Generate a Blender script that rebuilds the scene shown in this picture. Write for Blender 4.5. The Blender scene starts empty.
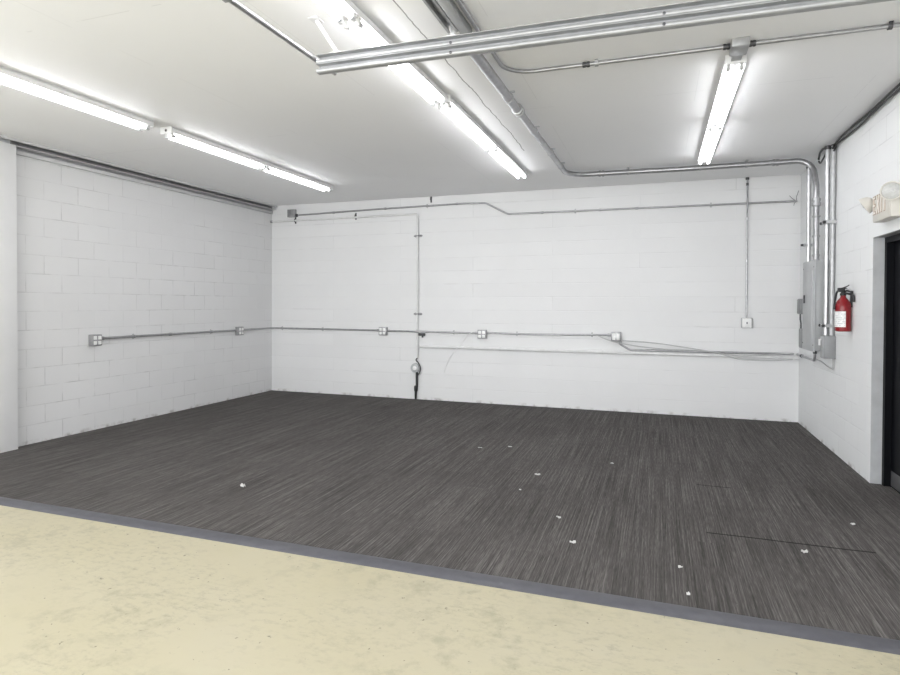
import bpy, bmesh, math, random
from mathutils import Vector, Matrix
random.seed(7)
C = bpy.context.scene.collection
scene = bpy.context.scene

# ------------------------------------------------------------------ camera
W, H = 8.065, 3.2                       # back wall width, ceiling height
cam_data = bpy.data.cameras.new('camera')
cam = bpy.data.objects.new('camera', cam_data)
C.objects.link(cam)
scene.camera = cam
YAW, PITCH, ROLL = 0.3369, 0.0141, 0.0036
fw = Vector((-math.sin(YAW)*math.cos(PITCH), math.cos(YAW)*math.cos(PITCH), -math.sin(PITCH)))
rt = Vector((math.cos(YAW), math.sin(YAW), 0))
up = rt.cross(fw)
r2 = rt*math.cos(ROLL) + up*math.sin(ROLL)
u2 = -rt*math.sin(ROLL) + up*math.cos(ROLL)
m = Matrix((r2, u2, -fw)).transposed().to_4x4()
m.translation = (6.3448, -8.7396, 1.5236)
cam.matrix_world = m
cam_data.sensor_fit = 'HORIZONTAL'
cam_data.sensor_width = 36.0
cam_data.lens = 594.85/900*36.0
cam_data.shift_y = -(337.5-311.85)/900
cam_data.clip_start = 0.05

# ------------------------------------------------------------------ world, light, exposure
world = bpy.data.worlds.new('world'); scene.world = world
world.use_nodes = True
world.node_tree.nodes['Background'].inputs[0].default_value = (0.9, 0.95, 1.0, 1)
world.node_tree.nodes['Background'].inputs[1].default_value = 0.3
vs = scene.view_settings
vs.view_transform = 'Standard'; vs.look = 'None'; vs.gamma = 1.0; vs.use_curve_mapping = False
vs.exposure = 0.50
TUBE = 10.5                              # lamp tube emission

def area(name, loc, aim, sx, sy, power, col, spread=180):
    d = bpy.data.lights.new(name, 'AREA'); d.shape = 'RECTANGLE'; d.size = sx; d.size_y = sy
    d.energy = power; d.color = col; d.spread = math.radians(spread)
    o = bpy.data.objects.new(name, d); C.objects.link(o); o.location = loc
    o.rotation_euler = Vector(aim).to_track_quat('-Z', 'Y').to_euler()
    return o
# unseen fill lights added behind the camera to balance walls and ceiling
area('side_fill_light', (0.15, -10.2, 1.75), (1.0, 0.18, -0.04), 4.2, 2.0, 260, (0.94, 0.965, 1.0))
area('front_fill_light', (4.4, -12.2, 1.6), (-0.06, 1.0, -0.03), 7.0, 2.4, 110, (0.94, 0.965, 1.0), 110)

# ------------------------------------------------------------------ materials
class NT:
    def __init__(s, name):
        s.m = bpy.data.materials.new(name); s.m.use_nodes = True
        s.t = s.m.node_tree; s.n = s.t.nodes; s.b = s.n['Principled BSDF']
    def node(s, kind, **kw):
        x = s.n.new(kind)
        for k, v in kw.items():
            if k in x.inputs: x.inputs[k].default_value = v
            else: setattr(x, k, v)
        return x
    def link(s, a, b): s.t.links.new(a, b)
    def val(s, sock, v):
        if hasattr(v, 'is_linked'): s.link(v, sock)
        else: sock.default_value = v
    def math(s, op, a, b=0.0, c=None, clamp=False):
        x = s.n.new('ShaderNodeMath'); x.operation = op; x.use_clamp = clamp
        s.val(x.inputs[0], a); s.val(x.inputs[1], b)
        if c is not None: s.val(x.inputs[2], c)
        return x.outputs[0]
    def coord(s): return s.n.new('ShaderNodeTexCoord').outputs['Object']
    def sep(s, v):
        x = s.n.new('ShaderNodeSeparateXYZ'); s.link(v, x.inputs[0]); return x.outputs
    def comb(s, a, b, c=0.0):
        x = s.n.new('ShaderNodeCombineXYZ')
        for i, v in enumerate((a, b, c)): s.val(x.inputs[i], v)
        return x.outputs[0]
    def noise(s, vec, scale, detail=3, rough=0.55):
        x = s.n.new('ShaderNodeTexNoise'); s.link(vec, x.inputs['Vector'])
        x.inputs['Scale'].default_value = scale; x.inputs['Detail'].default_value = detail
        x.inputs['Roughness'].default_value = rough
        return x.outputs[0]
    def ramp(s, f, stops):
        x = s.n.new('ShaderNodeValToRGB'); s.link(f, x.inputs[0])
        e = x.color_ramp.elements
        while len(e) < len(stops): e.new(0.5)
        for q, (p, c) in zip(e, stops):
            q.position = p; q.color = (c if len(c) == 4 else (*c, 1)) if isinstance(c, tuple) else (c, c, c, 1)
        return x.outputs[0]
    def mix(s, f, a, b, mode='MIX'):
        x = s.n.new('ShaderNodeMix'); x.data_type = 'RGBA'; x.blend_type = mode
        s.val(x.inputs[0], f)
        for sock, v in ((x.inputs[6], a), (x.inputs[7], b)):
            if hasattr(v, 'is_linked'): s.link(v, sock)
            else: sock.default_value = (*v, 1)
        return x.outputs[2]
    def bump(s, h, strength, dist):
        x = s.n.new('ShaderNodeBump'); s.link(h, x.inputs['Height'])
        x.inputs['Strength'].default_value = strength; x.inputs['Distance'].default_value = dist
        s.link(x.outputs[0], s.b.inputs['Normal'])
    def col(s, v): s.val(s.b.inputs['Base Color'], v)

def plain(name, col, rough=0.5, metal=0.0, var=0.12, scale=30, bump=0.0):
    k = NT(name); v = k.coord()
    n = k.noise(v, scale, 3)
    c0 = tuple(max(0, c*(1-var)) for c in col); c1 = tuple(min(1, c*(1+var)) for c in col)
    k.col(k.ramp(n, [(0.3, c0), (0.7, c1)]))
    k.b.inputs['Roughness'].default_value = rough; k.b.inputs['Metallic'].default_value = metal
    if bump: k.bump(k.noise(v, scale*4, 2), bump, 0.002)
    return k.m

def block_wall(name, plane, grime=0.5, joint=0.35, bw=0.406, white=(0.80, 0.80, 0.80)):
    """painted concrete block, running bond 16x8 inch"""
    k = NT(name); v = k.coord(); x, y, z = k.sep(v)
    a = y if plane == 'x' else x
    wob = k.noise(v, 2.0, 2)
    zz = k.math('ADD', z, k.math('MULTIPLY', k.math('SUBTRACT', wob, 0.5), 0.008))
    br = k.n.new('ShaderNodeTexBrick')
    k.link(k.comb(a, zz), br.inputs['Vector'])
    br.inputs['Scale'].default_value = 1.0
    br.inputs['Brick Width'].default_value = bw; br.inputs['Row Height'].default_value = 0.2032
    br.inputs['Mortar Size'].default_value = 0.006; br.inputs['Mortar Smooth'].default_value = 0.35
    br.inputs['Bias'].default_value = 0.0
    br.offset = 0.5
    br.inputs['Color1'].default_value = (0.46, 0.46, 0.46, 1); br.inputs['Color2'].default_value = (0.54, 0.54, 0.54, 1)
    br.inputs['Mortar'].default_value = (0.5, 0.5, 0.5, 1)
    mort = br.outputs['Fac']
    patch = k.ramp(k.noise(v, 0.9, 4, 0.65), [(0.40, 0.08), (0.60, 1.0)])     # joints filled by paint in patches
    fine = k.ramp(k.noise(v, 5.0, 3, 0.6), [(0.38, 0.1), (0.62, 1.0)])
    jm = k.math('MULTIPLY', mort, k.math('MULTIPLY', patch, fine))
    blotch = k.ramp(k.noise(v, 0.9, 5, 0.6), [(0.3, tuple(c*0.955 for c in white)), (0.7, white)])
    rowtint = k.ramp(br.outputs['Color'], [(0.46, 0.975), (0.54, 1.0)])
    base = k.mix(1.0, blotch, rowtint, 'MULTIPLY')
    base = k.mix(k.math('MULTIPLY', jm, joint), base, (0.33, 0.325, 0.32))
    # scuffs and dirt marks of their own shape: rare specks, more of them low down
    sp = k.noise(v, 11, 4, 0.7)
    low = k.math('SUBTRACT', 1.0, k.math('DIVIDE', z, 0.9), clamp=True)
    th = k.math('SUBTRACT', 0.74, k.math('MULTIPLY', low, 0.06))
    spot = k.math('MULTIPLY', k.math('SUBTRACT', sp, th), 14.0, clamp=True)
    base = k.mix(k.math('MULTIPLY', spot, grime), base, (0.30, 0.28, 0.26))
    # chipped grimy line along the floor edge
    edge = k.math('SUBTRACT', 1.0, k.math('DIVIDE', z, 0.05), clamp=True)
    en = k.math('MULTIPLY', k.math('SUBTRACT', k.noise(v, 6, 4, 0.7), 0.50), 7.0, clamp=True)
    base = k.mix(k.math('MULTIPLY', k.math('MULTIPLY', edge, en), 0.75), base, (0.22, 0.19, 0.17))
    k.col(base)
    k.b.inputs['Roughness'].default_value = 0.55
    hgt = k.math('SUBTRACT', k.math('MULTIPLY', k.noise(v, 40, 4, 0.65), 0.25), jm)
    k.bump(hgt, 0.55, 0.006)
    return k.m

M = {}
M['wall_left'] = block_wall('painted block left', 'x', 0.45, 0.40)
M['wall_back'] = block_wall('painted block back', 'y', 0.45, 0.24, 2.436)
M['wall_right'] = block_wall('painted block right', 'x', 0.30, 0.28, 0.406, (0.86, 0.87, 0.87))
M['white'] = plain('smooth white paint', (0.80, 0.80, 0.80), 0.5, 0, 0.02, 3, 0.05)
M['jamb'] = plain('grey jamb paint', (0.49, 0.50, 0.51), 0.5, 0, 0.08, 8, 0.2)
M['fixture'] = plain('white enamel', (0.82, 0.82, 0.82), 0.35, 0, 0.02, 10)
M['socket'] = plain('lamp holder plastic', (0.55, 0.55, 0.54), 0.5, 0, 0.05, 10)
M['galv'] = plain('galvanised steel', (0.47, 0.475, 0.48), 0.45, 0.6, 0.14, 14)
M['rail'] = plain('rail steel', (0.40, 0.405, 0.41), 0.5, 0.5, 0.08, 14)
M['emt'] = plain('conduit steel', (0.42, 0.42, 0.43), 0.33, 0.85, 0.12, 20)
M['bright'] = plain('bright conduit steel', (0.62, 0.62, 0.63), 0.28, 0.85, 0.08, 20)
M['dark_steel'] = plain('dark fitting steel', (0.10, 0.10, 0.105), 0.45, 0.6, 0.2, 30)
M['painted_pipe'] = plain('white painted pipe', (0.74, 0.74, 0.735), 0.5, 0, 0.05, 12, 0.1)
M['box'] = plain('outlet box steel', (0.36, 0.36, 0.365), 0.4, 0.7, 0.12, 20)
M['receptacle'] = plain('white receptacle plastic', (0.86, 0.86, 0.85), 0.4, 0, 0.02, 10)
M['panel_grey'] = plain('panel grey enamel', (0.47, 0.48, 0.485), 0.42, 0.1, 0.05, 8)
M['panel_side'] = plain('panel trim grey', (0.40, 0.41, 0.415), 0.42, 0.1, 0.05, 8)
M['switch_grey'] = plain('switch box grey', (0.27, 0.275, 0.28), 0.45, 0.1, 0.06, 10)
M['black'] = plain('black rubber', (0.014, 0.014, 0.015), 0.45, 0, 0.2, 30)
M['cable_grey'] = plain('pale grey cable', (0.50, 0.50, 0.50), 0.5, 0, 0.08, 30)
M['red'] = plain('extinguisher red enamel', (0.22, 0.006, 0.010), 0.28, 0, 0.08, 8)
M['ivory'] = plain('ivory plastic', (0.64, 0.615, 0.56), 0.45, 0, 0.03, 12)
M['sign_brown'] = plain('faded letter edge', (0.40, 0.29, 0.22), 0.5, 0, 0.15, 40)
M['sign_cream'] = plain('pale letter face', (0.84, 0.80, 0.74), 0.4, 0, 0.03, 40)
M['lens'] = plain('lamp lens', (0.50, 0.50, 0.485), 0.25, 0, 0.10, 60)
M['door'] = plain('black door', (0.0035, 0.004, 0.0055), 0.5, 0, 0.2, 6)
M['door'].node_tree.nodes['Principled BSDF'].inputs['Specular IOR Level'].default_value = 0.15
M['kick'] = plain('kick plate steel', (0.16, 0.16, 0.165), 0.4, 0.6, 0.15, 10)
M['paper'] = plain('paper scrap', (0.60, 0.595, 0.58), 0.8, 0, 0.06, 60)
M['strip'] = plain('grey vinyl', (0.088, 0.088, 0.102), 0.42, 0, 0.12, 14, 0.1)
M['ledger'] = plain('painted steel channel', (0.60, 0.60, 0.60), 0.45, 0, 0.05, 6)

for key, f_ in (('tube', 1.0), ('dim_tube', 0.8)):         # left-hand row dimmed to balance wall and ceiling brightness
    k = NT('lamp ' + key); k.b.inputs['Base Color'].default_value = (0.9, 0.9, 0.9, 1)
    k.b.inputs['Emission Color'].default_value = (0.965, 0.968, 1.0, 1); k.b.inputs['Emission Strength'].default_value = TUBE*f_
    M[key] = k.m

# ceiling: painted deck with fine seams and one hairline crack
k = NT('ceiling paint'); v = k.coord(); x, y, z = k.sep(v)
n1 = k.ramp(k.noise(v, 0.8, 4), [(0.3, 0.89), (0.7, 0.91)])
wx = k.math('MULTIPLY', k.math('SUBTRACT', k.noise(v, 1.6, 4, 0.55), 0.5), 0.12)
cr = k.math('ABSOLUTE', k.math('SUBTRACT', k.math('ADD', x, wx), 4.95))
crack = k.math('LESS_THAN', cr, 0.0045)
crack = k.math('MULTIPLY', crack, k.math('LESS_THAN', y, -2.3))
crack = k.math('MULTIPLY', crack, k.math('GREATER_THAN', k.noise(v, 2.2, 2), 0.36))
sx = k.math('ABSOLUTE', k.math('SUBTRACT', k.math('FRACT', k.math('DIVIDE', k.math('ADD', x, 0.1), 1.22)), 0.5))
seam = k.math('LESS_THAN', sx, 0.0022)
seam = k.math('MULTIPLY', seam, k.math('GREATER_THAN', k.noise(v, 1.3, 3), 0.5))
sy = k.math('ABSOLUTE', k.math('SUBTRACT', k.math('FRACT', k.math('DIVIDE', y, 2.44)), 0.5))
seam2 = k.math('MULTIPLY', k.math('LESS_THAN', sy, 0.0014), k.math('GREATER_THAN', k.noise(v, 1.7, 3), 0.52))
c = k.mix(k.math('MULTIPLY', crack, 0.75), n1, (0.16, 0.155, 0.15))
c = k.mix(k.math('MULTIPLY', seam, 0.13), c, (0.3, 0.3, 0.3))
c = k.mix(k.math('MULTIPLY', seam2, 0.16), c, (0.3, 0.3, 0.3))
k.col(c); k.b.inputs['Roughness'].default_value = 0.6
k.bump(k.noise(v, 12, 4), 0.12, 0.004)
M['ceiling'] = k.m

# carpet: plank tiles with streaks running away from the camera (along y)
k = NT('streaked carpet'); v = k.coord(); x, y, z = k.sep(v)
row = k.math('FLOOR', k.math('DIVIDE', x, 0.25))
rnd = k.n.new('ShaderNodeTexWhiteNoise'); rnd.noise_dimensions = '2D'
off = k.math('MULTIPLY', k.math('FRACT', k.math('MULTIPLY', row, 0.37)), 1.0)
pl = k.math('FLOOR', k.math('ADD', y, off))
k.link(k.comb(row, pl), rnd.inputs['Vector'])
tile = rnd.outputs['Value']
ys = k.math('ADD', y, k.math('MULTIPLY', tile, 0.12))
s1 = k.noise(k.comb(k.math('MULTIPLY', x, 120), k.math('MULTIPLY', ys, 1.0)), 1.0, 2, 0.6)
s2 = k.noise(k.comb(k.math('MULTIPLY', x, 250), k.math('MULTIPLY', ys, 9.0), 3.0), 1.0, 2, 0.6)
s3 = k.noise(k.comb(k.math('MULTIPLY', x, 22), k.math('MULTIPLY', ys, 0.8), 7.0), 1.0, 2, 0.5)
st = k.math('ADD', k.math('MULTIPLY', s1, 0.44), k.math('ADD', k.math('MULTIPLY', s2, 0.40), k.math('MULTIPLY', s3, 0.16)))
c = k.ramp(st, [(0.36, (0.050, 0.0475, 0.0455)), (0.50, (0.098, 0.0905, 0.0875)), (0.64, (0.195, 0.182, 0.177))])
c = k.mix(1.0, c, k.ramp(tile, [(0.0, 0.93), (1.0, 1.05)]), 'MULTIPLY')
wear = k.ramp(k.noise(v, 0.7, 4, 0.6), [(0.3, 0.90), (0.7, 1.08)])
c = k.mix(1.0, c, wear, 'MULTIPLY')
# open plank ends, grimy
def seamline(y0, x0, x1, hw):
    a = k.math('LESS_THAN', k.math('ABSOLUTE', k.math('SUBTRACT', y, k.math('ADD', y0, k.math('MULTIPLY', k.math('SUBTRACT', k.noise(v, 2.5, 2), 0.5), 0.02)))), hw)
    b = k.math('MULTIPLY', k.math('GREATER_THAN', x, x0), k.math('LESS_THAN', x, x1))
    return k.math('MULTIPLY', a, b)
g = k.math('MAXIMUM', seamline(-4.44, 6.66, 7.62, 0.009), seamline(-3.32, 6.66, 6.93, 0.008))
c = k.mix(k.math('MULTIPLY', g, 0.8), c, (0.012, 0.011, 0.011))
fl = k.math('MULTIPLY', k.math('SUBTRACT', k.noise(v, 55, 2, 0.5), 0.765), 40.0, clamp=True)
c = k.mix(k.math('MULTIPLY', fl, 0.5), c, (0.42, 0.41, 0.40))
k.col(c); k.b.inputs['Roughness'].default_value = 0.95
k.b.inputs['Specular IOR Level'].default_value = 0.15
k.bump(k.math('ADD', s1, k.noise(v, 300, 2)), 0.35, 0.004)
M['carpet'] = k.m

# cream painted concrete, scuffed
k = NT('cream painted concrete'); v = k.coord(); x, y, z = k.sep(v)
big = k.noise(v, 0.8, 5, 0.6)
c = k.ramp(big, [(0.3, (0.505, 0.46, 0.315)), (0.55, (0.515, 0.472, 0.34)), (0.75, (0.51, 0.475, 0.368))])
zone = k.ramp(k.noise(v, 1.4, 3, 0.5), [(0.40, 0.0), (0.56, 1.0)])
scuff = k.math('MULTIPLY', k.math('SUBTRACT', k.noise(k.comb(k.math('MULTIPLY', x, 1.0), k.math('MULTIPLY', y, 1.8)), 15, 6, 0.75), 0.50), 5.0, clamp=True)
c = k.mix(k.math('MULTIPLY', k.math('MULTIPLY', scuff, zone), 0.62), c, (0.27, 0.25, 0.185))
mott = k.ramp(k.noise(v, 6.5, 6, 0.72), [(0.50, 0.0), (0.66, 1.0)])
zone2 = k.ramp(k.noise(k.comb(x, y, 9.0), 0.9, 3, 0.5), [(0.45, 0.0), (0.60, 1.0)])
c = k.mix(k.math('MULTIPLY', k.math('MULTIPLY', mott, zone2), 0.6), c, (0.33, 0.31, 0.215))
spk = k.math('MULTIPLY', k.math('SUBTRACT', k.noise(v, 30, 3, 0.6), 0.685), 20.0, clamp=True)
c = k.mix(k.math('MULTIPLY', spk, 0.8), c, (0.12, 0.105, 0.085))
sc2 = k.math('MULTIPLY', k.math('SUBTRACT', k.noise(k.comb(k.math('MULTIPLY', x, 2.2), k.math('MULTIPLY', y, 6), 5.0), 3.4, 5, 0.7), 0.65), 9.0, clamp=True)
c = k.mix(k.math('MULTIPLY', sc2, 0.4), c, (0.30, 0.27, 0.21))
k.col(c); k.b.inputs['Roughness'].default_value = 0.42
k.bump(k.noise(v, 9, 5), 0.12, 0.004)
M['floor'] = k.m

# ceiling extinguisher label, paper
k = NT('extinguisher label'); v = k.coord(); x, y, z = k.sep(v)
ln = k.math('LESS_THAN', k.math('FRACT', k.math('MULTIPLY', z, 55)), 0.45)
lm = k.math('MULTIPLY', ln, k.math('GREATER_THAN', k.noise(k.comb(k.math('MULTIPLY', x, 60), k.math('MULTIPLY', y, 60), k.math('MULTIPLY', z, 40)), 1.0, 2), 0.5))
k.col(k.mix(k.math('MULTIPLY', lm, 0.6), (0.80, 0.80, 0.79), (0.35, 0.37, 0.40))); k.b.inputs['Roughness'].default_value = 0.4
M['label'] = k.m

# ------------------------------------------------------------------ mesh helpers
class MB:
    def __init__(s): s.bm = bmesh.new()
    def box(s, a, b, bev=0.0, seg=2):
        a, b = Vector(a), Vector(b)
        r = bmesh.ops.create_cube(s.bm, size=1.0)
        c, d = (a+b)/2, b-a
        for q in r['verts']: q.co = Vector((q.co.x*d.x, q.co.y*d.y, q.co.z*d.z)) + c
        if bev:
            es = list({e for q in r['verts'] for e in q.link_edges})
            bmesh.ops.bevel(s.bm, geom=es, offset=bev, segments=seg, profile=0.5, affect='EDGES')
        return s
    def tube(s, pts, r, n=12, bend=0.0, cap=True):
        P = round_path(pts, bend) if bend else [Vector(p) for p in pts]
        Q = [P[0]]
        for p in P[1:]:
            if (p-Q[-1]).length > 1e-5: Q.append(p)
        P = Q
        t = (P[1]-P[0]).normalized()
        nv = t.orthogonal().normalized()
        rings = []
        for i, p in enumerate(P):
            if i == 0: tt = (P[1]-P[0]).normalized()
            elif i == len(P)-1: tt = (P[i]-P[i-1]).normalized()
            else: tt = ((P[i+1]-P[i]).normalized() + (P[i]-P[i-1]).normalized()).normalized()
            nv = (nv - tt*nv.dot(tt)).normalized(); bv = tt.cross(nv)
            rr = r[i] if isinstance(r, (list, tuple)) else r
            rings.append([s.bm.verts.new(p + (nv*math.cos(a)+bv*math.sin(a))*rr) for a in [2*math.pi*j/n for j in range(n)]])
        for A, B in zip(rings, rings[1:]):
            for j in range(n): s.bm.faces.new((A[j], A[(j+1) % n], B[(j+1) % n], B[j]))
        if cap:
            s.bm.faces.new(rings[0][::-1]); s.bm.faces.new(rings[-1])
        return s
    def lathe(s, o, axis, prof, n=24):
        """prof: list of (radius, distance along axis) from o"""
        o = Vector(o); ax = Vector(axis).normalized(); e1 = ax.orthogonal().normalized(); e2 = ax.cross(e1)
        rings = []
        for r, h in prof:
            rings.append([s.bm.verts.new(o + ax*h + (e1*math.cos(a)+e2*math.sin(a))*max(r, 1e-4)) for a in [2*math.pi*j/n for j in range(n)]])
        for A, B in zip(rings, rings[1:]):
            for j in range(n): s.bm.faces.new((A[j], A[(j+1) % n], B[(j+1) % n], B[j]))
        s.bm.faces.new(rings[0][::-1]); s.bm.faces.new(rings[-1])
        return s
    def prism(s, prof, fn, t0, t1):
        """closed 2D outline prof swept by fn(a,b,t) from t0 to t1"""
        A = [s.bm.verts.new(fn(a, b, t0)) for a, b in prof]; B = [s.bm.verts.new(fn(a, b, t1)) for a, b in prof]
        n = len(prof)
        for j in range(n): s.bm.faces.new((A[j], A[(j+1) % n], B[(j+1) % n], B[j]))
        s.bm.faces.new(A[::-1]); s.bm.faces.new(B)
        return s
    def build(s, name, mat, parent=None, origin=None, smooth=True):
        bmesh.ops.recalc_face_normals(s.bm, faces=s.bm.faces[:])
        o0 = Vector(origin) if origin is not None else Vector((0, 0, 0))
        top = parent
        while top is not None:
            o0 = o0 + top.location; top = top.parent
        bmesh.ops.translate(s.bm, verts=s.bm.verts[:], vec=-o0)
        if smooth:
            for f in s.bm.faces: f.smooth = True
            for e in s.bm.edges:
                if len(e.link_faces) == 2 and e.calc_face_angle(0) > math.radians(38): e.smooth = False
        me = bpy.data.meshes.new(name); s.bm.to_mesh(me); s.bm.free()
        me.materials.append(M[mat])
        ob = bpy.data.objects.new(name, me); C.objects.link(ob)
        if parent is not None: ob.parent = parent
        if origin is not None: ob.location = origin
        return ob

def round_path(pts, r, seg=7):
    P = [Vector(p) for p in pts]; out = [P[0]]
    for a, b, c in zip(P, P[1:], P[2:]):
        d1 = (a-b); d2 = (c-b)
        ang = d1.angle(d2)
        if abs(math.pi-ang) < 0.02: out.append(b); continue
        t = min(r/math.tan(ang/2), d1.length*0.48, d2.length*0.48)
        rr = t*math.tan(ang/2)
        d1.normalize(); d2.normalize()
        bis = (d1+d2).normalized(); cen = b + bis*(rr/math.sin(ang/2))
        p0, p1 = b+d1*t, b+d2*t
        v0, v1 = p0-cen, p1-cen
        for i in range(seg+1):
            f = i/seg; w = math.pi-ang
            out.append(cen + (v0*math.sin((1-f)*w)+v1*math.sin(f*w))/math.sin(w))
    out.append(P[-1]); return out

def sag(a, b, d, n=14):
    a, b = Vector(a), Vector(b)
    return [a.lerp(b, i/n) + Vector((0, 0, -d*4*(i/n)*(1-i/n))) for i in range(n+1)]
def smooth_pts(pts, n=6):
    P = [Vector(p) for p in pts]; P = [P[0]*2-P[1]] + P + [P[-1]*2-P[-2]]; out = []
    for i in range(1, len(P)-2):
        for j in range(n):
            t = j/n; a, b, c, d = P[i-1], P[i], P[i+1], P[i+2]
            out.append(0.5*((2*b)+(c-a)*t+(2*a-5*b+4*c-d)*t*t+(3*b-a-3*c+d)*t**3))
    out.append(P[-2]); return out

def thing(name, label, cat, loc=(0, 0, 0), group=None):
    o = bpy.data.objects.new(name, None); C.objects.link(o); o.location = loc; o.empty_display_size = 0.1
    o['label'] = label; o['category'] = cat
    if group: o['group'] = group
    return o
def tag(o, label, cat, group=None):
    o['label'] = label; o['category'] = cat
    if group: o['group'] = group
    return o
def struct(name, mb, mat, parent=None):
    o = mb.build(name, mat, parent)
    if parent is None: o['kind'] = 'structure'
    return o
def copy_tree(o, parent=None):
    c = o.copy(); C.objects.link(c)
    if parent is not None: c.parent = parent
    for ch in list(o.children): copy_tree(ch, c)
    return c

# ------------------------------------------------------------------ room shell
Y0 = -12.6                                # shop front behind the camera
DY0, DY1, DZ = -3.72, -2.76, 2.098        # door opening in the right wall
struct('floor', MB().box((-0.2, Y0-0.2, -0.15), (W+0.3, 0.2, -0.008)), 'floor')
struct('ceiling', MB().box((-0.2, Y0-0.2, H), (W+0.3, 0.2, H+0.15)), 'ceiling')
struct('wall_left', MB().box((-0.2, Y0, -0.008), (0, 0, H)), 'wall_left')
struct('wall_back', MB().box((-0.2, 0, -0.008), (W+0.2, 0.2, H)), 'wall_back')
struct('wall_front', MB().box((-0.2, Y0-0.2, -0.008), (W+0.2, Y0, H)), 'white')
wr = MB().box((W, DY1, -0.008), (W+0.2, 0, H)).box((W, Y0, -0.008), (W+0.2, DY0, H)).box((W, DY0, DZ), (W+0.2, DY1, H))
struct('wall_right', wr, 'wall_right')
# door reveal skin, black frame, black leaf with grey kick plate
tr = MB().box((W+0.002, DY1-0.004, -0.006), (W+0.085, DY1, DZ-0.004)).box((W+0.002, DY0, DZ-0.004), (W+0.085, DY1, DZ))
tr.box((W+0.002, DY0, -0.006), (W+0.085, DY0+0.004, DZ-0.004))
struct('trim_1', tr, 'jamb')
d = thing('door_1', 'black door in the right wall below the exit sign', 'door', (W+0.14, (DY0+DY1)/2, 0))
del d['label']; del d['category']; d['kind'] = 'structure'
f = MB().box((W+0.085, DY1-0.055, -0.006), (W+0.135, DY1, DZ)).box((W+0.085, DY0, -0.006), (W+0.135, DY0+0.055, DZ))
f.box((W+0.085, DY0+0.055, DZ-0.055), (W+0.135, DY1-0.055, DZ))
f.build('door_frame', 'door', d)
leaf = MB().box((W+0.135, DY0, -0.004), (W+0.18, DY1, DZ)).build('door_leaf', 'door', d)
MB().box((W+0.130, DY0+0.075, 0.012), (W+0.135, DY1-0.07, 0.135)).build('kick_plate', 'kick', leaf)
MB().tube([(W+0.128, DY0+0.12, 0.95), (W+0.085, DY0+0.12, 0.95), (W+0.085, DY0+0.20, 0.95)], 0.011, 10, 0.02).build('door_handle', 'kick', leaf)

# carpet and its edge strip
cb = MB().box((0.001, -5.535, -0.0075), (W-0.001, -0.001, 0.0))
cb.box((W+0.07, DY0+0.06, -0.0075), (W+0.128, DY1-0.06, -0.0006))
cb.box((W-0.001, DY0+0.006, -0.0075), (W+0.08, DY1-0.006, -0.0005))
tag(cb.build('carpet', 'carpet'), 'dark grey carpet with pale streaks covering the floor up to the back wall', 'carpet')
prof = [(-5.535, -0.008), (-5.535, 0.002), (-5.55, 0.004), (-5.60, 0.003), (-5.645, -0.004), (-5.650, -0.008)]
ts = MB().prism(prof, lambda a, b, t: (t, a, b), 0.10, W)
tag(ts.build('transition_strip', 'strip'), 'grey vinyl edge strip between the dark carpet and the cream floor', 'floor strip')

# ------------------------------------------------------------------ left wall: column and steel channel under the ceiling
cm = MB().box((0.0, -4.85, -0.008), (0.10, -4.42, 3.135), 0.004)
tag(cm.build('wall_column', 'white'), 'smooth white square column against the block wall at the far left edge', 'column')
t = thing('steel_channel', 'long pale steel channel under the ceiling along the top of left wall', 'channel', (0.06, -4.0, 3.1))
prof = [(0.0, 3.2), (0.119, 3.2), (0.119, 3.170), (0.113, 3.170), (0.113, 3.194), (0.0, 3.194)]
MB().prism(prof, lambda a, b, q: (a, q, b), Y0+0.02, -0.004).build('upper_channel', 'ledger', t)
MB().box((0.001, -4.415, 3.100), (0.010, -0.004, 3.193)).build('shade_web', 'emt', t)  # darker steel set inside the recess to stand in for its shade
MB().box((0.010, -4.415, 3.128), (0.100, -0.004, 3.134)).build('shelf', 'ledger', t)
MB().box((0.001, -4.415, 3.060), (0.045, -0.03, 3.098), 0.004).build('wall_ledge', 'ledger', t)

# ------------------------------------------------------------------ fluorescent fixtures
FL = 2.96
def make_fixture(x, y0, label, tube='tube'):
    """surface strip light, near end at y0, running to y0+FL along y, four 4-ft tubes in two bays"""
    t = thing('fluorescent_fixture', label, 'ceiling light', (x, y0, H), 'strip lights on the ceiling')
    pr = [(-0.048, H), (-0.066, H-0.020), (-0.066, H-0.057), (-0.024, H-0.046), (-0.016, H-0.060), (0.016, H-0.060), (0.024, H-0.046), (0.066, H-0.057), (0.066, H-0.020), (0.048, H)]
    MB().prism(pr, lambda a, b, q: (x+a, q, b), y0, y0+FL).build('housing', 'fixture', t)
    for yy in (y0-0.003, y0+FL+0.003):
        e = MB().box((x-0.067, yy-0.004, H-0.064), (x+0.067, yy+0.004, H-0.001), 0.002).build('end_cap', 'fixture', t)
        s_ = -1 if yy < y0 else 1
        MB().lathe((x, yy+s_*0.003, H-0.034), (0, s_, 0), [(0.013, 0), (0.013, 0.003), (0.008, 0.0035)], 14).build('knockout', 'dark_steel', e)
    bays = ((y0+0.03, y0+FL/2-0.03), (y0+FL/2+0.03, y0+FL-0.03))
    for a, b in bays:
        for dx in (-0.040, 0.040):
            tb = MB().tube([(x+dx, a+0.012, H-0.078), (x+dx, b-0.012, H-0.078)], 0.0150, 12).build('lamp_tube', tube, t)
            for yy, s_ in ((a, 1), (b, -1)):
                MB().box((x+dx-0.011, yy-0.011, H-0.096), (x+dx+0.011, yy+0.009, H-0.050), 0.003).build('lamp_holder', 'socket', t)
                MB().lathe((x+dx, yy+s_*0.011, H-0.078), (0, s_, 0), [(0.0157, 0), (0.0157, 0.022), (0.0153, 0.024)], 12).build('lamp_cap', 'bright', tb)
    return t
fo = make_fixture(1.895, -4.25, 'left-hand strip light, the one nearer the back wall with both ends in view', 'dim_tube')
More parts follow.
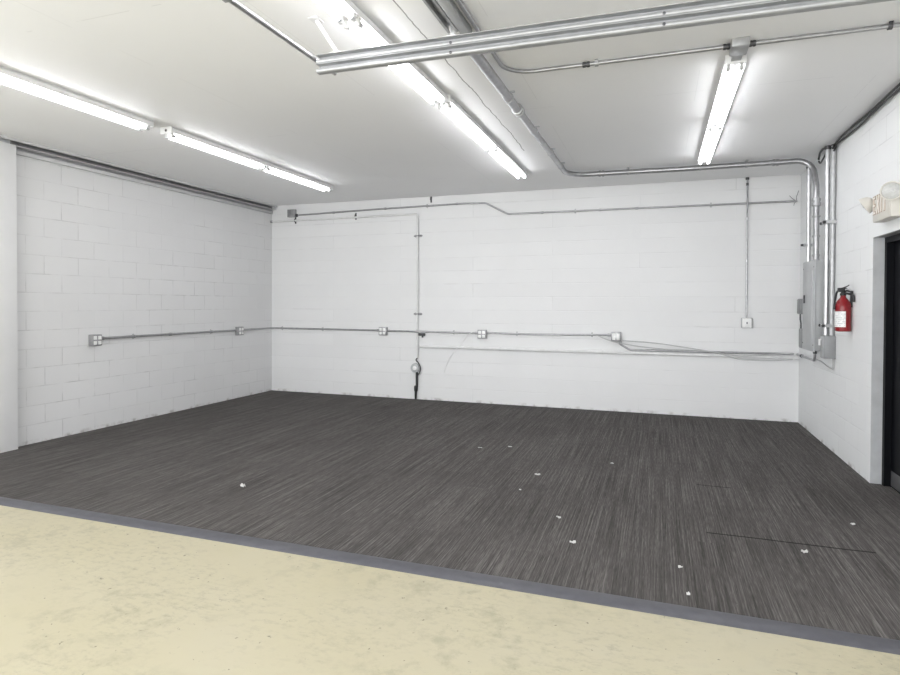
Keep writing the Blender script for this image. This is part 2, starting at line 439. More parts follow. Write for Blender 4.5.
def place_fix(x, y0, label, src=None):
    c = copy_tree(src or fx); c.location = (x, y0, H); c['label'] = label; return c
place_fix(1.87, -4.45-FL, 'left-hand strip light cut off by the left edge of the photo', fo)
fx = make_fixture(4.695, -4.22, 'middle strip light beyond the steel rails, ending near the back wall')
place_fix(4.675, -4.235-FL, 'middle strip light passing above the steel rails at the top edge')
place_fix(6.82, -4.33, 'short right-hand strip light hanging below a square junction box')
# strip lights added out of view to brighten the right side
place_fix(6.84, -9.08, 'added unseen strip light overhead beside the photographer')
place_fix(6.84, -12.2, 'added unseen strip light farthest from the back wall')

# small fittings ------------------------------------------------------------
def coupling(p, ax, r, parent, L=0.05, mat='dark_steel', name='coupling'):
    p = Vector(p); a = Vector(ax).normalized()
    mb = MB().lathe(p-a*L/2, a, [(r*1.25, 0), (r*1.42, 0.004), (r*1.42, L*0.4), (r*1.2, L*0.42), (r*1.2, L*0.58), (r*1.42, L*0.6), (r*1.42, L-0.004), (r*1.25, L)], 12)
    return mb.build(name, mat, parent)
def strap(p, ax, out, r, parent, base=0.0, mat='galv', w=0.022, ears=True):
    """one conduit strap: half ring over the pipe with ears on the surface; out = direction away from the surface"""
    p = Vector(p); a = Vector(ax).normalized(); o = Vector(out).normalized(); s = a.cross(o).normalized()
    R = r+0.004; mb = MB()
    pts = []
    lo_ = -r-base+0.0012
    pts.append((-R-0.012, lo_)); pts.append((-R, lo_))
    for i in range(9):
        g = math.pi*(1-i/8); pts.append((math.cos(g)*R, math.sin(g)*R))
    pts.append((R, lo_)); pts.append((R+0.012, lo_))
    th = 0.003
    vs_ = []
    for q in (-w/2, w/2):
        for k_ in (0, 1):
            vs_.append([mb.bm.verts.new(p + a*q + s*(u_*(1+(0.0 if not k_ else 0)))+ o*(v_+(th*k_)) + (s*(u_/abs(u_)*th*k_) if abs(u_) > 1e-6 else Vector())) for u_, v_ in pts])
    A, B, A2, B2 = vs_
    n = len(pts)
    for i in range(n-1):
        mb.bm.faces.new((A[i], A[i+1], A2[i+1], A2[i])); mb.bm.faces.new((B[i], B[i+1], B2[i+1], B2[i]))
        mb.bm.faces.new((A[i], A[i+1], B[i+1], B[i])); mb.bm.faces.new((A2[i], A2[i+1], B2[i+1], B2[i]))
    return mb.build('strap', mat, parent)

# ------------------------------------------------------------------ ceiling rails, pipes and conduits
# double steel rail hung under the ceiling, parallel to the back wall
t = thing('steel_rail', 'double steel rail hanging across the ceiling in the foreground', 'rail', (4.36, -5.6, 2.98))
def rail_prof(z0):
    """one strut of the pair, open towards the camera: thin top flange, web at the back, rounded lip below"""
    p = [(0.0, 0.0525), (0.0, 0.049), (0.040, 0.049), (0.040, 0.026), (0.012, 0.026)]
    for i in range(9):
        g = math.pi/2 + math.pi*i/8
        p.append((0.013+math.cos(g)*0.013, 0.0132+math.sin(g)*0.0130))
    p += [(0.040, 0.0), (0.044, 0.002), (0.044, 0.0525)]
    return [(a, z0+b) for a, b in p]
RX0 = 4.40
ry = lambda x: -5.628 + 0.024*(x-RX0)
for zr in (2.902, 2.956):
    r = MB().prism(rail_prof(zr), lambda a, b, q: (q, ry(q)+a, b), RX0, W-0.002).build('rail', 'rail', t)
    for xb in (5.245, 6.36, 7.5):
        MB().lathe((xb, ry(xb)+0.001, zr+0.014), (0, -1, -0.1), [(0.008, 0), (0.008, 0.005), (0.004, 0.007)], 8).build('bolt', 'dark_steel', r)
for (tx, ty, tz), bx0 in (((4.42, -5.66, H), 4.53), ((5.165, -5.375, 3.055), 5.245), ((7.7, -5.54, H), 7.7)):
    hb = MB()
    yb = ry(bx0)+0.02
    hb.prism([(-0.012, -0.002), (0.012, -0.002), (0.012, 0.002), (-0.012, 0.002)], lambda a, b, q: (tx+(bx0-tx)*q+a, ty+(yb-ty)*q+b, tz+(3.012-tz)*q), 0, 1)
    hb.box((bx0-0.03, yb-0.018, 3.0088), (bx0+0.03, yb+0.018, 3.0135), 0.001)
    if tz == H: hb.box((tx-0.03, ty-0.04, H-0.006), (tx+0.03, ty+0.04, H-0.0005))
    hb.build('hanger', 'fixture', t)
# pipe lying over the left end of the rail
t = thing('steel_pipe', 'thin steel pipe running along the ceiling to the left end of rail', 'pipe', (4.352, -6.4, 3.006))
MB().tube([(4.338, -11.0, 3.0), (4.372, -5.36, 3.0)], 0.0165, 12).build('pipe', 'bright', t)
for yy in (-6.36, -8.6):
    xx = 4.366 if yy > -7 else 4.352
    MB().box((xx-0.024, yy-0.012, 2.99), (xx-0.020, yy+0.012, H)).box((xx+0.020, yy-0.012, 2.99), (xx+0.024, yy+0.012, H)).box((xx-0.024, yy-0.012, 2.984), (xx+0.024, yy+0.012, 2.988)).build('pipe_hanger', 'galv', t)
# wide wireway ending behind the rail
t = thing('wireway', 'flat grey metal wireway on the ceiling ending at the steel rail', 'wireway', (5.2, -5.4, H))
pr = [(5.135, H), (5.135, 3.150), (5.150, 3.150), (5.150, 3.158), (5.139, 3.158), (5.139, 3.196), (5.196, 3.196), (5.196, 3.158), (5.185, 3.158), (5.185, 3.150), (5.200, 3.150), (5.200, H)]
MB().prism(pr, lambda a, b, q: (a, q, b), -12.4, -5.34).build('slotted_channel', 'galv', t)
MB().box((5.203, -12.4, 3.150), (5.262, -5.26, H-0.0005), 0.004).build('cover', 'panel_side', t)
MB().box((5.15, -5.336, 3.062), (5.172, -5.330, H-0.004)).box((5.15, -5.39, 3.058), (5.172, -5.330, 3.064)).build('bracket', 'fixture', t)

# big conduit: along the ceiling, across in front of the back wall, down to the panel
RE = 0.031
zE = H-RE-0.016
t = thing('conduit', 'thick steel conduit bending across the ceiling then down to the panel', 'conduit', (5.215, -3.0, zE))
path = [(5.217, -3.80, zE), (5.243, -1.10, zE), (6.6, -1.03, zE), (7.965, -1.05, zE), (7.985, -1.17, 2.84), (7.985, -1.19, 2.012)]
P0 = round_path(path[:3], 0.28)[:-1] + round_path(path[2:], 0.17)
MB().tube(P0, RE, 14).build('pipe', 'emt', t)
MB().tube([(5.205, -5.26, zE-0.004), (5.217, -3.80, zE-0.004)], 0.036, 14).build('large_pipe', 'emt', t)
coupling((5.217, -3.80, zE-0.002), (0.01, 1, 0), 0.034, t, 0.10, 'galv', 'reducer')
coupling((5.66, -1.079, zE), (1, 0.08, 0), RE*0.9, t, 0.07, 'emt')
coupling((7.60, -1.045, zE), (1, 0, 0), RE*0.86, t, 0.07, 'emt')
coupling((7.985, -1.174, 2.66), (0, 0, 1), RE*1.0, t, 0.09, 'galv')
for yq in (-4.13, -3.15, -2.3, -1.62):
    xq = 5.213+0.0105*(yq+4.13); dz = 0.004 if yq < -3.8 else 0.0
    c_ = coupling((xq, yq, zE-dz), (0.01, 1, 0), (0.036 if dz else RE)*0.82, t, 0.026, 'galv', 'clamp')
    MB().box((xq-0.05, yq-0.013, H-0.010), (xq+0.05, yq+0.013, H-0.0005), 0.001).build('clamp_base', 'galv', c_)
for xq, yq in ((5.98, -1.068), (6.8, -1.032), (7.30, -1.041)):
    c_ = coupling((xq, yq, zE), (1, 0.03, 0), RE*0.82, t, 0.026, 'galv', 'clamp')
    MB().box((xq-0.013, yq-0.05, H-0.010), (xq+0.013, yq+0.05, H-0.0005), 0.001).build('clamp_base', 'galv', c_)
for z in (2.50, 2.28, 2.07): coupling((7.985, -1.183, z), (0, 0, 1), RE*0.92, t, 0.022, 'galv', 'clamp')
# thin conduit: along the ceiling then right to the junction box of the right-hand light
RF = 0.0135; zF = H-RF-0.006
t = thing('conduit', 'thin steel conduit curving from the rails to the ceiling junction box', 'conduit', (5.3, -4.6, zF))
MB().tube([(5.29, -12.4, zF), (5.30, -4.52, zF), (6.77, -4.52, zF)], RF, 10, 0.20).build('pipe', 'emt', t)
coupling((5.86, -4.52, zF), (1, 0, 0), RF, t, 0.05)
strap((5.93, -4.52, zF), (1, 0, 0), (0, 0, -1), RF, t, 0.006)
coupling((6.745, -4.52, zF), (1, 0, 0), RF, t, 0.04, 'dark_steel', 'connector')
t = thing('conduit', 'thin steel conduit from the ceiling junction box towards the right wall', 'conduit', (7.2, -4.52, zF))
MB().tube([(6.87, -4.52, zF), (8.015, -4.52, zF)], RF, 10).build('pipe', 'emt', t)
coupling((6.895, -4.52, zF), (1, 0, 0), RF, t, 0.04, 'dark_steel', 'connector')
strap((7.63, -4.52, zF), (1, 0, 0), (0, 0, -1), RF, t, 0.006, 'dark_steel')
t = thing('junction_box', 'square metal junction box on the ceiling at the right-hand light', 'junction box', (6.82, -4.5, H))
MB().box((6.768, -4.60, H-0.052), (6.872, -4.44, H-0.0005), 0.004).build('body', 'galv', t)
MB().box((6.772, -4.596, H-0.056), (6.868, -4.444, H-0.052), 0.001).build('cover', 'galv', t)
MB().box((6.79, -4.44, H-0.050), (6.85, -4.338, H-0.020)).build('nipple', 'galv', t)

# ------------------------------------------------------------------ back wall services
# upper conduit with its box in the left corner
RH = 0.0135; yH = -RH-0.006
t = thing('conduit', 'grey conduit with an offset bend high on the back wall', 'conduit', (4.0, yH, 3.0))
MB().tube([(0.542, yH, 3.016), (2.0, yH, 3.045), (3.50, yH, 3.062), (3.86, yH, 3.050), (4.20, yH, 2.868), (8.02, yH, 2.858)], RH, 10, 0.14).build('pipe', 'emt', t)
for x, z in ((1.23, 3.028), (2.18, 3.047), (3.40, 3.061), (4.72, 2.866), (5.55, 2.864), (6.05, 2.863)): coupling((x, yH, z), (1, 0, 0), RH, t, 0.04, 'emt')
for x, z in ((2.9, 3.055), (5.2, 2.865), (7.0, 2.861)): strap((x, yH, z), (1, 0, 0), (0, -1, 0), RH, t, 0.006)
wt = MB()
for a in ((7.93, 2.93), (8.035, 2.99), (7.98, 2.80)): wt.tube([(8.01, yH, 2.858), ((8.01+a[0])/2-0.01, yH-0.01, (2.858+a[1])/2), (a[0], yH-0.012, a[1])], 0.003, 6)
wt.build('loose_wire', 'dark_steel', t)
t = thing('junction_box', 'square grey box in the top left corner of the back wall', 'junction box', (0.43, 0, 3.05))
MB().box((0.355, -0.06, 2.985), (0.505, 0, 3.115), 0.004).build('body', 'box', t)
MB().box((0.36, -0.064, 2.99), (0.50, -0.06, 3.11), 0.001).build('cover', 'box', t)
MB().lathe((0.49, -0.0195, 3.015), (1, 0, 0), [(0.028, 0), (0.028, 0.03), (0.02, 0.05)], 10).build('connector', 'dark_steel', t)
for x, z, lab in ((0.485, 2.93, 'small dark hook on the back wall just under the corner box'),
                  (1.64, 2.95, 'small dark hook on back wall between the two upper pipes, mid left'),
                  (2.965, 3.16, 'small dark hook on back wall just under the ceiling')):
    hk = MB().box((x-0.013, -0.006, z-0.055), (x+0.013, 0, z+0.055), 0.002)
    hk.tube([(x, -0.006, z+0.03), (x, -0.035, z+0.025), (x, -0.04, z-0.01), (x, -0.02, z-0.03)], 0.006, 8, 0.015)
    tag(hk.build('wall_hook', 'dark_steel', None, (x, 0, z)), lab, 'hook', 'hooks high on the back wall')
# white painted pipe: along the top, down to the round box
RI = 0.0175; yI = -RI-0.010
t = thing('painted_pipe', 'white painted pipe running from left corner then down the back wall', 'pipe', (2.76, yI, 1.6))
MB().tube([(0.02, yI, 2.925), (2.745, yI, 2.936), (2.745, yI, 0.66)], RI, 10, 0.045).build('pipe', 'painted_pipe', t)
MB().lathe((0.001, yI, 2.925), (1, 0, 0), [(0.024, 0), (0.024, 0.02), (0.019, 0.04)], 10).build('corner_fitting', 'emt', t)
for z in (2.59, 1.355):
    MB().box((2.69, -0.009, z-0.02), (2.81, -0.001, z+0.02), 0.003).build('bracket_plate', 'box', t)
    strap((2.745, yI, z), (0, 0, 1), (0, -1, 0), RI, t, 0.004, 'box')
    for dx in (-0.06, 0.045, 0.07): MB().lathe((2.745+dx, -0.010, z), (0, -1, 0), [(0.009, 0), (0.009, 0.006), (0.004, 0.009)], 8).build('bolt', 'dark_steel', t)
for z in (0.80, 0.86, 0.92): coupling((2.745, yI, z), (0, 0, 1), RI, t, 0.03, 'painted_pipe')
t = thing('pipe_elbow', 'small dark pipe fitting on the back wall beside the white painted pipe', 'fitting', (2.80, -0.03, 1.03))
MB().tube([(2.768, -0.028, 1.033), (2.875, -0.028, 1.033)], 0.021, 10).build('body', 'dark_steel', t)
MB().tube([(2.835, -0.028, 1.033), (2.835, -0.028, 0.985)], 0.014, 10).build('outlet', 'dark_steel', t)
t = thing('round_box', 'round grey wall box with black cord at the foot of back wall', 'wall box', (2.715, 0, 0.50))
MB().lathe((2.715, 0, 0.50), (0, -1, 0), [(0.074, 0), (0.074, 0.05), (0.068, 0.062), (0.04, 0.066), (0.036, 0.058), (0.012, 0.058)], 24).build('body', 'panel_grey', t)
MB().lathe((2.715, -0.058, 0.50), (0, -1, 0), [(0.034, 0), (0.034, 0.006), (0.02, 0.008)], 16).build('face', 'receptacle', t)
MB().tube(smooth_pts([(2.742, -0.02, 0.655), (2.735, -0.05, 0.625), (2.78, -0.055, 0.58), (2.812, -0.05, 0.50), (2.79, -0.05, 0.42), (2.745, -0.045, 0.375)]), 0.009, 8).build('cord_loop', 'black', t)
MB().tube([(2.742, -0.035, 0.43), (2.742, -0.035, 0.20), (2.725, -0.035, 0.17), (2.725, -0.035, 0.003)], [0.020, 0.018, 0.022, 0.016], 10).build('cord', 'black', t)
MB().lathe((2.727, -0.035, 0.13), (0, 0, 1), [(0.022, 0), (0.030, 0.02), (0.030, 0.07), (0.022, 0.09)], 10).build('valve', 'black', t)

# waist-high conduit runs and their outlet boxes
RJ = 0.0145; dJ = RJ+0.006
def outlet_box(face, c, z, label, style=2, w=0.135, h=0.135):
    """face 'x' = on left wall, 'y' = on back wall"""
    def T(a, d_, b): return (d_, c+a, z+b) if face == 'x' else (c+a, -d_, z+b)
    def bx(mb, a0, d0, b0, a1, d1, b1, bev=0.0):
        p, q = T(a0, d0, b0), T(a1, d1, b1)
        return mb.box([min(i, j) for i, j in zip(p, q)], [max(i, j) for i, j in zip(p, q)], bev)
    t = thing('outlet_box', label, 'outlet', T(0, 0, 0), 'outlet boxes along the waist-high conduit')
    bx(MB(), -w/2, 0, -h/2, w/2, 0.058, h/2, 0.006).build('body', 'box', t)
    cv = bx(MB(), -w/2+0.004, 0.058, -h/2+0.004, w/2-0.004, 0.066, h/2-0.004, 0.003).build('cover', 'box', t)
    s_ = -1 if face == 'x' else 1
    for a in (-0.030, 0.030):
        if style == 2:
            for b in (-0.030, 0.030):
                r = bx(MB(), a-0.022, 0.066, b-0.022, a+0.022, 0.071, b+0.022, 0.004).build('receptacle', 'receptacle', cv)
        else:
            bx(MB(), a-0.020, 0.066, -0.045, a+0.020, 0.071, 0.045, 0.003).build('receptacle', 'receptacle', cv)
    return t
zb = 1.072
outlet_box('x', -3.465, zb, 'double outlet box at the near end of conduit on left wall')
outlet_box('x', -0.885, zb, 'double outlet box on the left wall close to the back corner')
outlet_box('y', 2.152, zb, 'double outlet box on the back wall, left of the white painted pipe')
outlet_box('y', 3.815, zb-0.015, 'double outlet box on the back wall, right of the white painted pipe')
outlet_box('y', 5.785, zb-0.01, 'outlet box with two tall white faces on the back wall', 1)
def run(label, pts, cps=(), straps=(), out=(0, -1, 0), r=RJ, mat='emt', bend=0.08, smat='galv'):
    mid = Vector(pts[0]).lerp(Vector(pts[-1]), 0.5)
    t = thing('conduit', label, 'conduit', mid)
    MB().tube(pts, r, 10, bend).build('pipe', mat, t)
    for p, a in cps: coupling(p, a, r, t, 0.045, 'emt')
    for p, a, o in straps: strap(p, a, o, r, t, 0.006, smat)
    return t
zc = 1.098
run('grey conduit at waist height along the left wall between its two outlet boxes', [(dJ, -3.377, zc-0.008), (dJ, -0.955, zc-0.012)],
    [((dJ, -3.36, zc-0.008), (0, 1, 0)), ((dJ, -2.3, zc-0.01), (0, 1, 0))], [((dJ, -2.9, zc-0.009), (0, 1, 0), (1, 0, 0)), ((dJ, -1.5, zc-0.011), (0, 1, 0), (1, 0, 0))])
run('grey conduit turning the back left corner at waist height', [(dJ, -0.815, 1.085), (dJ, -dJ, 1.087), (2.083, -dJ, 1.085)],
    [((dJ, -0.80, 1.085), (0, 1, 0)), ((2.06, -dJ, 1.085), (1, 0, 0))], [((0.22, -dJ, 1.087), (1, 0, 0), (0, -1, 0)), ((1.02, -dJ, 1.086), (1, 0, 0), (0, -1, 0))])
run('grey conduit on the back wall passing the white painted pipe at waist height', [(2.221, -dJ, 1.080), (2.56, -dJ, 1.078), (2.69, -0.067, 1.078), (2.80, -0.067, 1.078), (2.93, -dJ, 1.077), (3.746, -dJ, 1.072)],
    [((2.24, -dJ, 1.08), (1, 0, 0)), ((3.72, -dJ, 1.072), (1, 0, 0))], [((3.35, -dJ, 1.074), (1, 0, 0), (0, -1, 0))])
run('grey conduit on the back wall between the two right-hand outlet boxes', [(3.885, -dJ, 1.078), (4.6, -dJ, 1.070), (5.716, -dJ, 1.086)],
    [((3.90, -dJ, 1.078), (1, 0, 0)), ((5.69, -dJ, 1.085), (1, 0, 0))], [((4.35, -dJ, 1.072), (1, 0, 0), (0, -1, 0)), ((5.45, -dJ, 1.082), (1, 0, 0), (0, -1, 0))], bend=0.5)
run('grey conduit dropping from the tall-faced outlet box and following the white pipe', [(5.842, -dJ, 0.992), (5.842, -dJ, 0.955), (5.97, -dJ, 0.882), (8.0, -dJ, 0.885)],
    [((5.842, -dJ, 0.975), (0, 0, 1))], [], bend=0.10)
# lower white pipe
RK = 0.0215
t = thing('painted_pipe', 'long white painted pipe low along the right half of back wall', 'pipe', (5.4, -0.025, 0.84))
MB().tube([(2.80, -RK-0.003, 0.843), (5.7, -RK-0.003, 0.838), (W-0.035, -RK-0.003, 0.836)], RK, 12).build('pipe', 'painted_pipe', t)
MB().lathe((W-0.05, -RK-0.003, 0.836), (1, 0, 0), [(0.0235, 0), (0.0235, 0.03), (0.02, 0.045)], 12).build('end_cap', 'painted_pipe', t)
for x in (4.1, 5.6, 7.0): strap((x, -RK-0.003, 0.84), (1, 0, 0), (0, -1, 0), RK, t, 0.003, 'painted_pipe')
# loose cables on the back wall
c1 = MB().tube(smooth_pts([(5.49, -0.047, 1.092), (5.75, -0.085, 0.995), (6.1, -0.056, 0.935), (6.45, -0.056, 0.905), (6.9, -0.056, 0.895), (7.4, -0.056, 0.845), (7.98, -0.056, 0.900)]), 0.007, 8)
tag(c1.build('cable', 'cable_grey', None, (6.4, -0.03, 0.9)), 'pale loose cable dipping from the conduit down to the white pipe', 'cable')
c1 = MB().tube(smooth_pts([(5.87, -0.03, 1.01), (6.3, -0.03, 0.985), (6.75, -0.072, 0.93), (7.1, -0.074, 0.875), (7.35, -0.074, 0.805), (7.7, -0.074, 0.795), (7.98, -0.072, 0.822)]), 0.007, 8)
tag(c1.build('cable', 'cable_grey', None, (6.9, -0.04, 0.9)), 'loose cable sagging just below the white pipe near the right corner', 'cable')
c1 = MB().tube(smooth_pts([(3.665, -0.047, 1.09), (3.58, -0.045, 1.03), (3.44, -0.056, 0.86), (3.28, -0.022, 0.66), (3.21, -0.012, 0.50), (3.19, -0.008, 0.44)]), 0.005, 8)
tag(c1.build('cable', 'painted_pipe', None, (3.4, -0.02, 0.8)), 'thin pale wire dangling below the conduit in a curve on back wall', 'cable')
# vertical conduit with switch box
t = thing('conduit', 'thin vertical conduit dropping from the ceiling to a switch box', 'conduit', (7.442, -0.02, 2.3))
MB().tube([(7.440, -0.018, H-0.002), (7.440, -0.018, 3.0), (7.440, -0.052, 2.93), (7.440, -0.052, 2.79), (7.441, -0.018, 2.72), (7.442, -0.018, 1.349)], 0.0115, 10, 0.05).build('pipe', 'emt', t)
for z in (3.11, 2.66, 2.1): coupling((7.44, -0.018, z), (0, 0, 1), 0.0115, t, 0.035, 'dark_steel' if z > 3 else 'bright')
coupling((7.44, -0.018, H-0.016), (0, 0, 1), 0.016, t, 0.03)
t = thing('switch_box', 'small grey switch box on the back wall near the right corner', 'switch', (7.448, 0, 1.28))
MB().box((7.382, -0.05, 1.215), (7.514, 0, 1.347), 0.005).build('body', 'box', t)
cv = MB().box((7.393, -0.056, 1.219), (7.503, -0.05, 1.343), 0.002).build('cover', 'receptacle', t)
MB().box((7.442, -0.066, 1.268), (7.454, -0.056, 1.294), 0.002).build('switch_lever', 'dark_steel', cv)

# ------------------------------------------------------------------ right wall services
# panel board
PX = W-0.15
PY0, PY1, PZ0, PZ1 = -1.455, -0.94, 1.03, 1.998
t = thing('electrical_panel', 'tall grey electrical panel on the right wall near the back corner', 'panel', (W, -1.2, 1.03))
MB().box((PX+0.012, PY0, PZ0), (W-0.001, PY1, PZ1), 0.004).build('enclosure', 'panel_side', t)
cv = MB().box((PX-0.002, PY0-0.014, PZ0-0.012), (PX+0.012, PY1+0.014, PZ1+0.010), 0.006).build('cover', 'panel_grey', t)
dr = MB().box((PX-0.008, PY0+0.06, PZ0+0.10), (PX, PY1-0.06, PZ1-0.10), 0.003).build('door', 'panel_grey', cv)
MB().box((PX-0.018, PY1-0.13, 1.54), (PX-0.008, PY1-0.09, 1.63), 0.003).build('latch', 'dark_steel', cv)
for z in (1.09, 1.93):
    for y in (PY0+0.02, PY1-0.02): MB().lathe((PX, y, z), (-1, 0, 0), [(0.008, 0), (0.008, 0.004), (0.004, 0.006)], 8).build('screw', 'dark_steel', cv)
# two little boxes between panel and corner
t = thing('control_box', 'small dark grey box in the right back corner, the upper of two', 'box', (W, -0.2, 1.5))
MB().box((W-0.048, -0.27, 1.405), (W, -0.12, 1.598), 0.005).build('body', 'switch_grey', t)
MB().box((W-0.054, -0.262, 1.413), (W-0.048, -0.128, 1.590), 0.003).build('cover', 'switch_grey', t)
MB().tube([(W-0.03, -0.2, 1.405), (W-0.03, -0.2, 1.34), (W-0.03, -0.24, 1.29), (W-0.03, -0.24, 1.225)], 0.010, 8, 0.03).build('nipple', 'dark_steel', t)
t = thing('control_box', 'narrow grey box in the right back corner, the lower of two', 'box', (W, -0.32, 1.1))
MB().box((W-0.045, -0.42, 0.985), (W, -0.22, 1.225), 0.005).build('body', 'switch_grey', t)
MB().box((W-0.051, -0.41, 0.995), (W-0.045, -0.23, 1.215), 0.003).build('cover', 'switch_grey', t)
# safety switch
t = thing('safety_switch', 'grey safety switch box on the right wall beside the extinguisher', 'switch', (W, -1.62, 1.0))
bx_ = MB().box((W-0.108, -1.69, 0.968), (W, -1.555, 1.205), 0.006).build('body', 'switch_grey', t)
MB().box((W-0.114, -1.684, 0.974), (W-0.108, -1.561, 1.199), 0.003).build('cover', 'panel_side', t)
MB().tube([(W-0.128, -1.60, 1.165), (W-0.128, -1.60, 1.10)], 0.010, 8).box((W-0.122, -1.61, 1.155), (W-0.108, -1.59, 1.17)).build('switch_handle', 'receptacle', t)
# risers
t = thing('riser_pipe', 'bright vertical conduit standing on the far end of electrical panel', 'conduit', (7.958, -0.985, 2.0))
MB().tube([(7.953, -0.975, 3.125), (7.956, -0.975, 2.012)], 0.025, 14).build('pipe', 'bright', t)
coupling((7.953, -0.975, 3.10), (0, 0, 1), 0.021, t, 0.05)
cl = MB().box((7.90, -0.968, 2.19), (W, -0.952, 2.22)).box((7.90, -1.028, 2.19), (7.925, -0.952, 2.22)).build('clamp', 'galv', t)
MB().lathe((7.90, -0.985, 2.205), (-1, 0, 0), [(0.014, 0), (0.014, 0.02), (0.008, 0.024)], 8).build('bolt', 'dark_steel', cl)
t = thing('riser_pipe', 'brightest vertical conduit between the panel and the extinguisher, reaching the ceiling', 'conduit', (7.995, -1.585, 1.2))
MB().tube([(7.994, -1.59, 3.165), (7.994, -1.59, 1.207)], 0.024, 14).build('pipe', 'bright', t)
coupling((7.994, -1.59, 3.155), (0, 0, 1), 0.021, t, 0.04)
t = thing('riser_pipe', 'duller vertical conduit against the right wall next to the brightest one', 'conduit', (8.037, -1.65, 1.2))
MB().tube([(8.036, -1.632, 3.165), (8.036, -1.632, 1.207)], 0.023, 14).build('pipe', 'galv', t)
coupling((8.036, -1.632, 3.155), (0, 0, 1), 0.019, t, 0.04)
for z in (2.36, 1.29):
    c_ = MB().box((7.955, -1.668, z), (W, -1.662, z+0.035)).box((7.955, -1.668, z), (7.961, -1.545, z+0.035)).build('clamp', 'galv', t)
    for y in (-1.66, -1.535): MB().lathe((7.958, y, z+0.017), (-1, 0, 0), [(0.016, -0.01), (0.016, 0.012), (0.008, 0.018)], 8).build('bolt', 'dark_steel', c_)
# elbow feeding the panel, and a cable up to the safety switch
t = thing('conduit_elbow', 'short dark conduit elbow under the electrical panel in the corner', 'conduit', (8.03, -0.7, 0.9))
MB().tube([(8.035, -0.06, 0.885), (8.035, -0.96, 0.885), (8.035, -0.96, 1.03)], 0.0145, 10, 0.07).build('pipe', 'emt', t)
coupling((8.035, -0.96, 0.995), (0, 0, 1), 0.0145, t, 0.06)
coupling((8.035, -0.30, 0.885), (0, 1, 0), 0.0145, t, 0.05)
c1 = MB().tube(smooth_pts([(8.05, -0.985, 0.90), (8.055, -1.15, 0.895), (8.055, -1.4, 0.868), (8.055, -1.60, 0.856), (8.05, -1.64, 0.875), (8.05, -1.645, 0.968)]), 0.0065, 8)
tag(c1.build('cable', 'cable_grey', None, (8.05, -1.3, 0.9)), 'thin grey cable under the panel rising into the safety switch', 'cable')
# black cables along the ceiling edge
def wav(y0, y1, z0, amp, ph, x=8.047, n=40):
    return [(x-0.006*math.sin(i*0.9+ph)-0.006, y0+(y1-y0)*i/n, z0+amp*math.sin(i*0.55+ph)) for i in range(n+1)]
tag(MB().tube([(8.02, -1.655, 3.125), (8.035, -1.68, 3.165)]+wav(-1.72, -9.0, 3.180, 0.005, 0.0), 0.0105, 8).build('cable', 'black', None, (8.04, -4, 3.18)), 'black cable along the right wall edge touching the ceiling', 'cable')
tag(MB().tube([(8.03, -1.66, 3.10), (8.043, -1.69, 3.140)]+wav(-1.74, -9.0, 3.146, 0.006, 1.9), 0.0095, 8).build('cable', 'black', None, (8.04, -4, 3.15)), 'black cable along the right wall, lower of the ceiling pair', 'cable')
tag(MB().tube(smooth_pts([(8.024, -1.075, 3.150), (8.018, -1.13, 3.176), (8.0, -1.25, 3.186), (7.99, -1.42, 3.185), (7.985, -1.548, 3.165)]), 0.011, 8).build('cable', 'black', None, (8, -1.3, 3.15)), 'black cable looped between conduit tops in the right corner, the upper loop', 'cable')
tag(MB().tube(smooth_pts([(8.026, -1.075, 3.128), (8.022, -1.14, 3.095), (7.995, -1.3, 3.065), (7.985, -1.46, 3.08), (7.985, -1.548, 3.11)]), 0.009, 8).build('cable', 'black', None, (8, -1.3, 3.1)), 'black cable looped between conduit tops in the right corner, the lower loop', 'cable')

# ------------------------------------------------------------------ fire extinguisher
ex, ey = 7.993, -2.2
t = thing('fire_extinguisher', 'red fire extinguisher with black handle hung on the right wall', 'fire extinguisher', (ex, ey, 1.27))
MB().lathe((ex, ey, 1.272), (0, 0, 1), [(0.050, 0), (0.064, 0.006), (0.066, 0.02), (0.066, 0.232), (0.063, 0.255), (0.054, 0.280), (0.040, 0.302), (0.026, 0.318), (0.022, 0.330), (0.022, 0.345)], 28).build('cylinder', 'red', t)
lb = MB()
arc = [math.radians(a) for a in range(150, 277, 9)]
lo = [(ex+math.cos(a)*0.0675, ey+math.sin(a)*0.0675) for a in arc]; li = [(ex+math.cos(a)*0.0655, ey+math.sin(a)*0.0655) for a in arc[::-1]]
lb.prism(lo+li, lambda a, b, q: (a, b, q), 1.315, 1.462).build('label', 'label', t)
vb = MB().lathe((ex, ey, 1.612), (0, 0, 1), [(0.026, 0), (0.027, 0.02), (0.020, 0.025), (0.018, 0.055)], 14).box((ex-0.045, ey-0.02, 1.645), (ex+0.03, ey+0.02, 1.685), 0.006).build('valve', 'black', t)
MB().prism([(-0.055, 1.662), (0.03, 1.665), (0.075, 1.650), (0.078, 1.638), (0.03, 1.650), (-0.05, 1.648)], lambda a, b, q: (ex+a*0.55, ey-a*1.2+q, b), -0.013, 0.013).build('handle', 'black', vb)
MB().prism([(-0.04, 1.682), (0.0, 1.690), (0.035, 1.702), (0.055, 1.712), (0.055, 1.704), (0.035, 1.692), (0.0, 1.678), (-0.04, 1.672)], lambda a, b, q: (ex+a*0.55, ey-a*1.2+q, b), -0.011, 0.011).build('lever', 'black', vb)
MB().tube(smooth_pts([(ex-0.035, ey+0.01, 1.66), (ex-0.052, ey+0.01, 1.635), (ex-0.062, ey+0.0, 1.59), (ex-0.071, ey-0.01, 1.54), (ex-0.075, ey-0.015, 1.48)]), 0.0095, 8).build('hose', 'black', t)
MB().lathe((ex+0.02, ey-0.022, 1.665), (0.2, -1, 0), [(0.013, 0), (0.013, 0.016), (0.010, 0.018)], 12).build('gauge', 'bright', vb)
